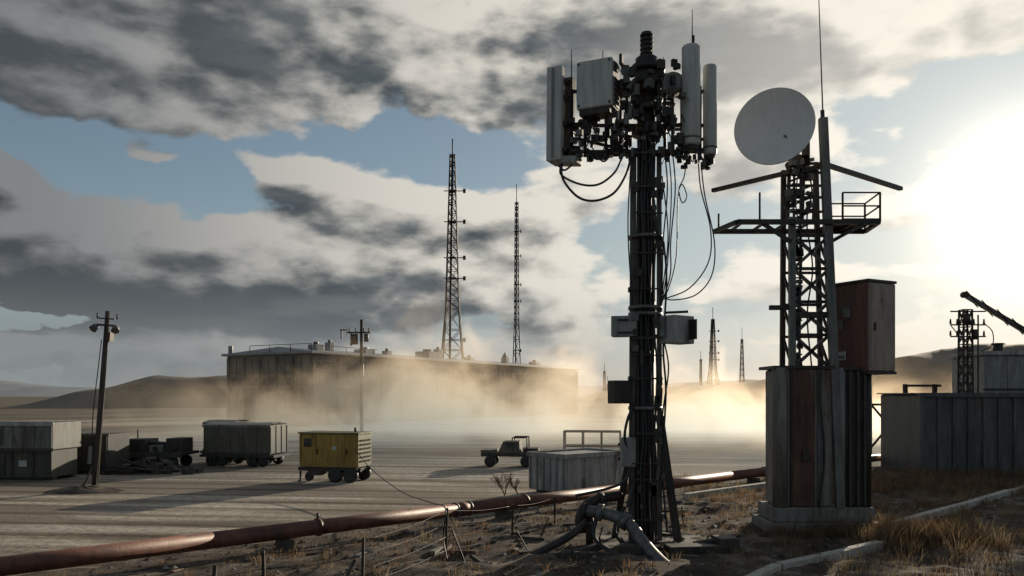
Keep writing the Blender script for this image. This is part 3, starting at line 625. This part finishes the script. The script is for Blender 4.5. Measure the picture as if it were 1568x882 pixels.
p.tube([(24,-12,320),(33,-14,270),(26,-14,215),(22,-12,180)],1.2,BLACK); p.tube([(-18,-16,215),(-30,-20,190),(-34,-20,160),(-24,-18,130),(-34,-24,100),(-60,-30,88),(-110,-40,78)],2.2,BLACK)
p.tube([(26,-12,460),(30,-14,400),(25,-14,300),(29,-14,230),(24,-12,120),(30,-20,20)],1.6,BLACK)
p.done()
p=Part(ct,'base_struts')
p.beam((22,0,195),(50,-2,0),11,STEEL); p.beam((-14,10,190),(-44,30,0),9,STEEL); p.beam((12,20,190),(30,50,0),9,STEEL); p.beam((20,-2,100),(42,-2,100),5,STEEL)
p.beam((-30,-30,60),(-18,-14,100),6,STEEL); p.box(-34,30,-26,26,-3,7,STEEL); p.done()
p=Part(ct,'foundation',1.5); p.box(-70,92,-60,50,-8,4,CONC); p.obox((60,-84,3),(90,30,22),(0,0,8),STEEL); p.obox((-60,-96,1),(120,12,9),(0,3,12),TIMBER); p.obox((-100,-70,3),(60,12,10),(0,-8,30),TIMBER)
p.obox((20,-110,2),(70,10,8),(0,0,-25),STEEL); p.obox((-30,-90,6),(40,24,18),(0,0,-12),DARKV); p.obox((104,-70,8),(30,34,30),(0,0,10),DARKV); p.done()
p=Part(ct,'base_pipework')
p.tube([(-36,10,72),(-62,0,70),(-88,-10,62),(-100,-14,44),(-100,-14,26)],8,STEEL,12); p.cyl((-72,-6,68),(-66,-4,68),11,STEEL,None,14); p.cyl((-100,-14,20),(-100,-14,28),12,STEEL,None,14)
p.tube([(-96,-40,56),(-60,-55,52),(-34,-70,40),(-18,-90,18),(-6,-118,4),(4,-160,-4)],9,GALV,14)
p.cyl((-78,-48,55),(-70,-51,54),13,GALV,None,16); p.cyl((-42,-64,46),(-36,-69,42),13,GALV,None,16); p.cyl((-96,-40,56),(-92,-42,56),12,STEEL,None,16)
p.tube([(-90,-36,40),(-120,-50,20),(-150,-70,8),(-180,-100,0)],6,STEEL,10); p.tube([(60,-60,10),(90,-70,16),(110,-60,4)],4,BLACK,10); p.cyl((-88,-30,0),(-88,-30,50),6,STEEL)
p.tube([(-34,-24,60),(-50,-30,30),(-40,-50,10),(10,-70,6),(60,-110,2)],2.4,BLACK,8); p.tube([(-80,-50,50),(-84,-66,20),(-60,-90,4),(-20,-130,3)],3,BLACK,8)
p.done()
# ------------------------------------------------------------------ dish tower (unit 19.9 mm)
S2=.0199
dt=asset('satellite_dish_tower',((1250-784)*24.5/1230,24.5,.04),0,S2)
p=Part(dt,'plinth',2); p.box(-86,80,-46,46,-6,20,CONC); p.box(-78,72,-40,40,20.2,42,CONC); p.done()
p=Part(dt,'base_tank',3)
p.box(-68,12,-34,34,42.2,248,TANKC); p.box(30,68,-30,30,42.2,246,STEEL); p.done()
p=Part(dt,'tank_ribs')
p.cyl((-66,-30,42.2),(-66,-30,250),11,TANKC,None,16); p.box(-77,14,-37,37,248.2,253,STEEL); p.box(28,70,-33,33,246.2,251,STEEL)
p.box(-48,-16,-35.5,-34.2,44,247,RUST); p.box(-52,-49,-38,-34.2,44,247,STEEL)
p.box(-12,-4,-38,-34.2,44,247,GALV); p.cyl((26,-26,42),(26,-26,250),7,GREYP,None,14)
for x in(38,50,60): p.box(x-2,x+2,-34,-30.2,44,245,DARKV)
p.cyl((66,-30,42.2),(66,-30,252),5,STEEL,None,12); p.obox((-30,-38,120),(10,3,16),(0,0,0),STEEL); p.tube([(-8,-40,250),(-10,-42,200),(-4,-42,120),(-12,-42,44)],1.6,BLACK)
p.done()
p=Part(dt,'lattice')
p.beam((20,-40,42),(4,-16,628),12,GALV,9)
p.beam((-44,-20,248),(-43,-16,478),9,GALV,9); p.beam((-44,24,248),(-42,24,560),7,STEEL); p.beam((16,24,248),(8,24,560),7,STEEL)
zs=[250,300,350,400,450]
for a,b in zip(zs,zs[1:]):
    p.beam((-42,-18,a),(13,-18,b),4.5,RAIL); p.beam((14,-18,a),(-42,-18,b),4.5,RAIL); p.beam((-43,-18,b),(12,-18,b),4.5,STEEL)
    p.beam((-43,24,b),(12,24,b),4,STEEL)
    p.beam((-43,-18,a),(-43,24,b),3.5,STEEL); p.beam((13,-18,a),(13,24,b),3.5,STEEL)
for x in(-38,-28): p.beam((x,-6,252),(x+2,-6,560),3,STEEL)
for z in range(258,560,13): p.beam((-40,-6,z),(-24,-6,z),2.2,STEEL)
rr=random.Random(9)
for k in range(34):
    z=rr.uniform(255,470); p.obox((-33+rr.uniform(-5,5),-10,z),(rr.uniform(4,12),6,rr.uniform(3,12)),(0,rr.uniform(-20,20),0),rr.choice((STEEL,DARKV,GALV)))
for x in(-44,-22,-4): p.beam((x,0,478),(x+3,0,566),4.5,STEEL)
for z in(490,512,530,550,564): p.beam((-46,0,z),(8,0,z),3.6,STEEL); p.beam((-42,0,z-14),(-8,0,z),3,STEEL)
for k in range(34):
    p.obox((rr.uniform(-46,-6),rr.uniform(-14,6),rr.uniform(482,578)),(rr.uniform(4,13),8,rr.uniform(3,11)),(0,rr.uniform(-20,20),rr.uniform(-30,30)),rr.choice((STEEL,DARKV,GALV)))
p.beam((-75,-10,342),(-40,-10,342),7,STEEL); p.beam((-46,-18,330),(14,-18,330),9,STEEL)
p.tube([(-20,-8,560),(-12,-14,520),(-22,-20,470),(-14,-22,400),(-22,-22,330),(-16,-24,250)],1.2,BLACK); p.tube([(-30,-14,570),(-38,-18,500),(-30,-22,430),(-36,-22,300),(-30,-24,250)],1.0,BLACK)
p.done()
p=Part(dt,'platform')
z=468
p.beam((-130,-30,z),(82,-30,z),7,STEEL); p.beam((-146,40,z),(92,40,z),7,STEEL); p.beam((-130,-30,z),(-146,40,z),6,STEEL); p.beam((82,-30,z),(92,40,z),6,STEEL)
for x in range(-120,84,34): p.beam((x,-30,z+1),(x,40,z+1),3.5,STEEL)
p.box(30,84,-28,38,z+3,z+6,STEEL)
p.beam((-46,-20,440),(-92,-30,466),5,STEEL); p.beam((14,-20,440),(60,-30,466),5,STEEL); p.done()
p=Part(dt,'guard_rail')
for x,y in((84,-30),(92,40),(28,-30),(34,40)): p.cyl((x,y,z),(x,y,z+44),1.6,STEEL)
for h in(24,44): p.tube([(84,-30,z+h),(92,40,z+h)],1.4,STEEL,6,1); p.tube([(28,-30,z+h),(84,-30,z+h)],1.2,STEEL,6,1); p.tube([(34,40,z+h),(92,40,z+h)],1.2,STEEL,6,1)
for x,y,h in((-96,-30,44),(-142,30,26),(-60,-30,40)): p.cyl((x,y,z),(x,y,z+h),1.5,STEEL)
p.done()
p=Part(dt,'cross_arms'); p.beam((-44,-10,548),(-134,100,548),7,STEEL,6); p.beam((6,-12,560),(195,135,560),7,STEEL,6); p.beam((-50,-4,546),(14,-4,560),7,STEEL); p.done()
p=Part(dt,'dish'); c=Vector((-74,-30,609)); ax=Vector((-.42,-.90,.06)).normalized()
prof=[(0+12*(r/57)**2,r if r>0 else .1) for r in(0,8,16,24,32,40,48,54,57)]
p.lathe(c-ax*6,ax,prof,DISHW,48); p.lathe(c-ax*6,ax,[(12,57),(12.8,58),(11,58.3),(9,57.4)]+[(-1.8+12*(r/57)**2,r if r>0 else .1) for r in(54,48,40,32,24,16,8,0)],DISHW,48); p.done()
p=Part(dt,'dish_feed_and_mount')
q=c-ax*6; p.cyl(q-ax*2,q-ax*30,14,GALV,9,16); p.cyl(q-ax*4,q-ax*12,26,STEEL,20,20); p.obox(q-ax*34,(22,22,34),(0,0,20),STEEL); p.beam(q-ax*34,(-18,0,560),10,STEEL); p.beam(q-ax*30+Vector((6,0,-14)),(-30,-4,556),7,STEEL)
p.beam(q-ax*20+Vector((18,10,24)),q-ax*36,6,STEEL)
f=q+ax*12+Vector((16,0,-14)); p.cyl(q+Vector((22,-8,-22)),f,.8,GALV,None,6); p.cyl(f,f-ax*3,1.8,GALV)
p.cyl((-16,0,560),(-16,0,604),6,STEEL); p.done()
p=Part(dt,'whip_antenna'); p.cyl((4,-16,628),(-3,-16,830),1.1,STEEL,.6,6); p.cyl((4,-16,620),(3,-16,640),3,STEEL); p.done()
p=Part(dt,'equipment_cabinet',1.5)
cx,cy,cz=72,2,311; al=-62
p.obox((cx,cy,cz),(66,60,134),(0,0,al),REDP); p.done()
R=Matrix.Rotation(rad(al),3,'Z')
def cp(x,y,z): v=R@Vector((x,y,0)); return (cx+v.x,cy+v.y,cz+z)
p=Part(dt,'cabinet_door_and_labels')
p.obox(cp(33.8,0,0),(1.4,58,130),(0,0,al),BROWNP); p.obox(cp(34.8,0,0),(1,52,122),(0,0,al),BROWNP)
p.obox(cp(0,0,68.5),(70,64,4),(0,0,al),STEEL); p.obox(cp(0,0,-68.5),(70,64,4),(0,0,al),STEEL)
p.obox(cp(0,-30.8,0),(58,1.4,122),(0,0,al),REDP); p.obox(cp(-14,-32,-42),(18,1,13),(0,0,al),LABEL); p.obox(cp(-16,-32,5),(12,2,14),(0,0,al),GALV); p.obox(cp(-4,-32,30),(14,1,8),(0,0,al),GALV); p.obox(cp(-2,-33,22),(10,3,12),(0,0,al),GREYP)
for i in range(4): p.obox(cp(-19+i*3.4,-32.8,-44),(1.6,.6,5),(0,0,al),BLACK)
p.obox(cp(36,-18,0),(2,3,12),(0,0,al),STEEL); p.done()
# ------------------------------------------------------------------ right background yard
t=asset('corrugated_tank',(27.4,42.5,0),-4)
p=Part(t,'shell',.12); p.box(-6.2,12,-1.5,4,0,4.25,CORR).done()
p=Part(t,'ribs_and_rim'); 
for i in range(24): x=-6.1+i*.75; p.box(x-.06,x+.06,-1.6,-1.503,.05,4.1,CORR)
p.box(-6.35,12.1,-1.68,-1.5035,4.1,4.3,CORR); p.box(-6.35,12.1,-1.499,4.1,4.252,4.32,CORR)
p.done()
t=asset('site_hut',(33,50,0),-6)
p=Part(t,'walls',.05); p.box(-4.3,5,-2,2.5,0,6.6,GREYP).done()
p=Part(t,'roof_and_vent',.03); p.box(-4.5,5.2,-2.2,2.7,6.603,6.85,WSHEET); p.cyl((-2.6,0,6.85),(-2.6,0,7.35),.28,STEEL); p.cyl((-2.6,0,7.35),(-2.6,0,7.45),.4,STEEL); p.done()
p=Part(t,'wall_details'); p.box(-4.4,5,-2.06,-2.004,4.5,4.6,STEEL); p.box(-.2,.7,-2.05,-2.004,5.0,5.8,GLASS)
for x in(-3,-1.5,1.2,3): p.box(x,x+.05,-2.03,-2.004,4.62,6.58,GREYP)
p.done()
t=asset('substation_pylon',(27.1,48,0),0,1)
p=Part(t,'lattice'); lattice(p,0,0,0,9.3,.62,.5,9,.09,.045,STEEL); p.beam((.75,0,4),(.75,0,9.0),.07,STEEL); p.done()
p=Part(t,'crossarms_and_insulators')
for z in(8.4,7.7,9.2): p.beam((-.9,0,z),(1.2,0,z),.08,STEEL)
for x in(-.9,-.5,.5,1.1):
    for z in(8.45,7.75): p.cyl((x,0,z),(x,0,z+.3),.07,BLACK,.04,8)
p.cyl((-.1,-.3,8.4),(-.1,-.3,9.0),.2,STEEL); p.cyl((.4,-.3,7.5),(.4,-.3,8.1),.16,STEEL); p.tube([(1.1,0,8.5),(1.6,0,8.0),(1.6,0,7.2),(.9,0,6.8)],.03,BLACK); p.tube([(-.9,0,8.4),(-.4,0,7.6),(-.4,0,6.2)],.03,BLACK); p.done()
t=asset('crane',(45,52,0),0,1)
p=Part(t,'boom'); 
a=Vector((-15.7,0,10.7)); b=Vector((0,0,1.3)); n=16
up=Vector((0,0,.22)); sd=Vector((0,.2,0))
for u in(up+sd,up-sd,-up+sd,-up-sd): p.beam(a+u*.4,b+u,.09,STEEL)
for k in range(n):
    q=a+(b-a)*k/n;r=a+(b-a)*(k+1)/n
    for s in(sd,-sd): p.beam(q+s+up,r+s-up,.05,STEEL)
p.beam(a,b,.28,GALV); p.cyl(a-sd,a+sd,.2,STEEL); p.done()
p=Part(t,'crane_body',.05); p.box(-1.5,3.5,-1.4,1.4,.9,2.6,YELL); p.box(-1.5,.2,-1.4,-.3,2.6,3.4,GLASS); p.box(-2.5,4,-1.6,-1.0,0,.85,BLACK); p.box(-2.5,4,1.0,1.6,0,.85,BLACK); p.done()
t=asset('braced_steel_frame',(23.3,51,0),2)
p=Part(t,'posts_and_braces')
for x in(-3.5,-.6,1.7,3.6): p.beam((x,0,0),(x,0,4.9 if x!=-3.5 else 3.9),.22,STEEL)
for z in(4.8,3.6): p.beam((-4.3 if z<4 else 1.7,0,z),(4,0,z),.14,STEEL)
p.beam((-4.3,-.2,3.3),(-.6,-.2,1.2),.11,STEEL); p.beam((-4.3,-.2,1.2),(-.6,-.2,3.9),.11,STEEL); p.beam((-.6,-.2,3.6),(1.7,-.2,.9),.11,STEEL); p.beam((1.7,-.2,3.6),(-.6,-.2,.9),.11,STEEL)
p.done()
# ------------------------------------------------------------------ dry grass (thin blades let light through)
def grassmat(name,c):
    m=bpy.data.materials.new(name); m.use_nodes=True; n=m.node_tree; n.nodes.clear(); o=n.nodes.new('ShaderNodeOutputMaterial')
    g=n.nodes.new('ShaderNodeNewGeometry'); z=n.nodes.new('ShaderNodeTexNoise'); z.inputs['Scale'].default_value=3; n.links.new(g.outputs['Position'],z.inputs['Vector'])
    col=mixc(n,sstep(n,z.outputs['Fac'],.35,.65),tuple(x*.55 for x in c),c)
    d=n.nodes.new('ShaderNodeBsdfDiffuse'); t=n.nodes.new('ShaderNodeBsdfTranslucent'); n.links.new(col,d.inputs[0]); n.links.new(col,t.inputs[0])
    x=n.nodes.new('ShaderNodeMixShader'); x.inputs[0].default_value=.5; n.links.new(d.outputs[0],x.inputs[1]); n.links.new(t.outputs[0],x.inputs[2]); n.links.new(x.outputs[0],o.inputs[0]); return m
GR=grassmat('dry_grass_straw',(.30,.22,.13)); GR2=grassmat('dry_grass_brown',(.21,.13,.078))
p=Part(None,'dry_grass'); rr=random.Random(3)
def tuft(x,y,n,h,sp,m):
    z=bank_h(x,y)
    for k in range(n):
        a=rr.uniform(0,6.28); r=rr.uniform(0,sp); bx=x+math.cos(a)*r; by=y+math.sin(a)*r; hh=h*rr.uniform(.35,1.1); ln=rr.uniform(.1,.8)*hh; a2=a+rr.uniform(-1,1)
        tx=bx+math.cos(a2)*ln; ty=by+math.sin(a2)*ln; w=.004+.005*rr.random(); c=rr.uniform(0,3.14); wx=math.cos(c)*w; wy=math.sin(c)*w
        mx,my=(bx*.6+tx*.4),(by*.6+ty*.4)
        p.add([(bx-wx,by-wy,z-.02),(bx+wx,by+wy,z-.02),(mx+wx*.8,my+wy*.8,z+hh*.6),(mx-wx*.8,my-wy*.8,z+hh*.6),(tx,ty,z+hh)],[(0,1,2,3),(3,2,4)],m)
for k in range(1500):
    x=rr.uniform(7.0,30); y=rr.uniform(15.5,42)
    if noise.noise(Vector((x*.5,y*.5,7)))<-.15 : continue
    if abs(x-9.3)<1.9 and abs(y-24.5)<1.3: continue
    tuft(x,y,30,rr.uniform(.12,.45),.35,rr.choice((GR,GR,GR2)))
for k in range(150): tuft(rr.gauss(11.3,.9),rr.gauss(22.7,.8),40,rr.uniform(.3,.8),.3,rr.choice((GR,GR2)))
for k in range(40): tuft(rr.uniform(7.2,11.5),rr.uniform(22.7,23.3),34,rr.uniform(.2,.6),.25,rr.choice((GR,GR2)))
for k in range(150): tuft(rr.uniform(14,26),rr.uniform(33,40),40,rr.uniform(.4,1.0),.4,rr.choice((GR,GR2,GR2)))
for k in range(720):
    q=P0+PD*rr.uniform(-15,22)+PN*rr.uniform(-.6,11)
    if abs(q.x-3.7)<1.2 and abs(q.y-22.3)<1.1: continue
    tuft(q.x,q.y,18,rr.uniform(.08,.32),.25,rr.choice((GR,GR2)))
p.done()
def shrub(x,y,h,n,m):
    p=Part(None,'dry_shrub')
    def br(a,d,L,r,k):
        b=a+d*L; p.cyl(a,b,r,m,r*.6,5)
        if k<4:
            for i in range(3): 
                dd=(d+Vector((rr.uniform(-.7,.7),rr.uniform(-.7,.7),rr.uniform(-.1,.5)))).normalized(); br(a+(b-a)*rr.uniform(.5,1),dd,L*.62,r*.55,k+1)
    for i in range(n): br(Vector((x,y,0)),Vector((rr.uniform(-.7,.7),rr.uniform(-.5,.5),1)).normalized(),h*.4,.016,0)
    p.done()
shrub(-.3,33.5,1.3,7,GR2); shrub(.25,34,1.0,5,GR2); shrub(8.6,25.9,1.0,5,TIMBER); shrub(12.0,23.0,1.0,6,GR2)
p=Part(None,'scrap_debris',.004)
for k in range(90):
    q=P0+PD*rr.uniform(-10,16)+PN*rr.uniform(1,9); z=bank_h(q.x,q.y); p.obox((q.x,q.y,z+.03),(rr.uniform(.1,.9),rr.uniform(.04,.18),rr.uniform(.03,.1)),(rr.uniform(-8,8),rr.uniform(-10,10),rr.uniform(0,180)),rr.choice((TIMBER,STEEL,CONC,RUST)))
for k in range(8):
    q=P0+PD*rr.uniform(-6,14)+PN*rr.uniform(2,8); z=bank_h(q.x,q.y); p.beam((q.x,q.y,z),(q.x+rr.uniform(-.4,.4),q.y,z+rr.uniform(.4,.9)),.035,STEEL)
p.done()
p=Part(None,'soil_mound')
vs=[];fs=[]
for j in range(13):
    for i in range(25):
        a=2*math.pi*i/24; r=j/12; h=.22*(1-r*r)*(1+.4*noise.noise(Vector((math.cos(a)*2,math.sin(a)*2,r*3)))); vs.append((-18.6+math.cos(a)*r*1.7,35.0+math.sin(a)*r*1.0,h*(1 if j<12 else 0)+.006))
for j in range(12):
    for i in range(24): q=j*25+i; fs.append((q,q+1,q+26,q+25))
p.add(vs,fs,BANK,True); p.done()
# ------------------------------------------------------------------ airborne dust (volume)
m=bpy.data.materials.new('airborne_dust'); m.use_nodes=True; n=m.node_tree; n.nodes.clear()
out=n.nodes.new('ShaderNodeOutputMaterial'); vol=n.nodes.new('ShaderNodeVolumeScatter'); vol.inputs['Color'].default_value=(.98,.76,.53,1); vol.inputs['Anisotropy'].default_value=.55
n.links.new(vol.outputs[0],out.inputs['Volume'])
ge=n.nodes.new('ShaderNodeNewGeometry'); sx=n.nodes.new('ShaderNodeSeparateXYZ'); n.links.new(ge.outputs['Position'],sx.inputs[0])
nz=n.nodes.new('ShaderNodeTexNoise'); nz.inputs['Scale'].default_value=.17; nz.inputs['Detail'].default_value=3; nz.inputs['Roughness'].default_value=.6; nz.inputs['Distortion'].default_value=.8
n.links.new(vmth(n,'ADD',vmth(n,'MULTIPLY',ge.outputs['Position'],(.9,.5,1.1)),(2,0,0)),nz.inputs['Vector'])
env=None
for x0,w,a in((-25,9,4.6),(-7,9,8.6),(5,7,6.6),(22,14,6.0)):
    dx=mth(n,'DIVIDE',mth(n,'SUBTRACT',sx.outputs[0],x0),w); g=mth(n,'MULTIPLY',mth(n,'EXPONENT',mth(n,'MULTIPLY',mth(n,'MULTIPLY',dx,dx),-1.)),a); env=g if env is None else mth(n,'MAXIMUM',env,g)
hh=mth(n,'SUBTRACT',mth(n,'ADD',sx.outputs[2],mth(n,'MULTIPLY',mth(n,'SUBTRACT',.52,nz.outputs['Fac']),34.)),env)
hgt=sstep(n,hh,-4.5,2.5,1.,0.)
base=sstep(n,sx.outputs[2],0.,8.0,.12,0.)
ex=mth(n,'MULTIPLY',sstep(n,sx.outputs[0],-42.,-26.),sstep(n,sx.outputs[0],45.,68.,1.,0.))
ey=mth(n,'MULTIPLY',sstep(n,sx.outputs[1],52.,72.),sstep(n,sx.outputs[1],90.,99.,1.,0.))
front=mth(n,'MULTIPLY',mth(n,'MULTIPLY',sstep(n,sx.outputs[1],46.,54.),sstep(n,nz.outputs['Fac'],.42,.6)),sstep(n,sx.outputs[2],0.,2.6,.14,0.))
front=mth(n,'MULTIPLY',front,sstep(n,sx.outputs[1],90.,99.,1.,0.))
de=mth(n,'MULTIPLY',mth(n,'MULTIPLY',mth(n,'ADD',mth(n,'MULTIPLY',mth(n,'ADD',hgt,base),ey),front),ex),.052)
n.links.new(de,vol.inputs['Density'])
m.cycles.volume_step_rate=1.3
p=Part(None,'dust_cloud'); p.box(-42,68,46,99,.05,12.5,m); o=p.done()
SC.view_settings.view_transform='Standard'; SC.view_settings.look='None'; SC.view_settings.exposure=0
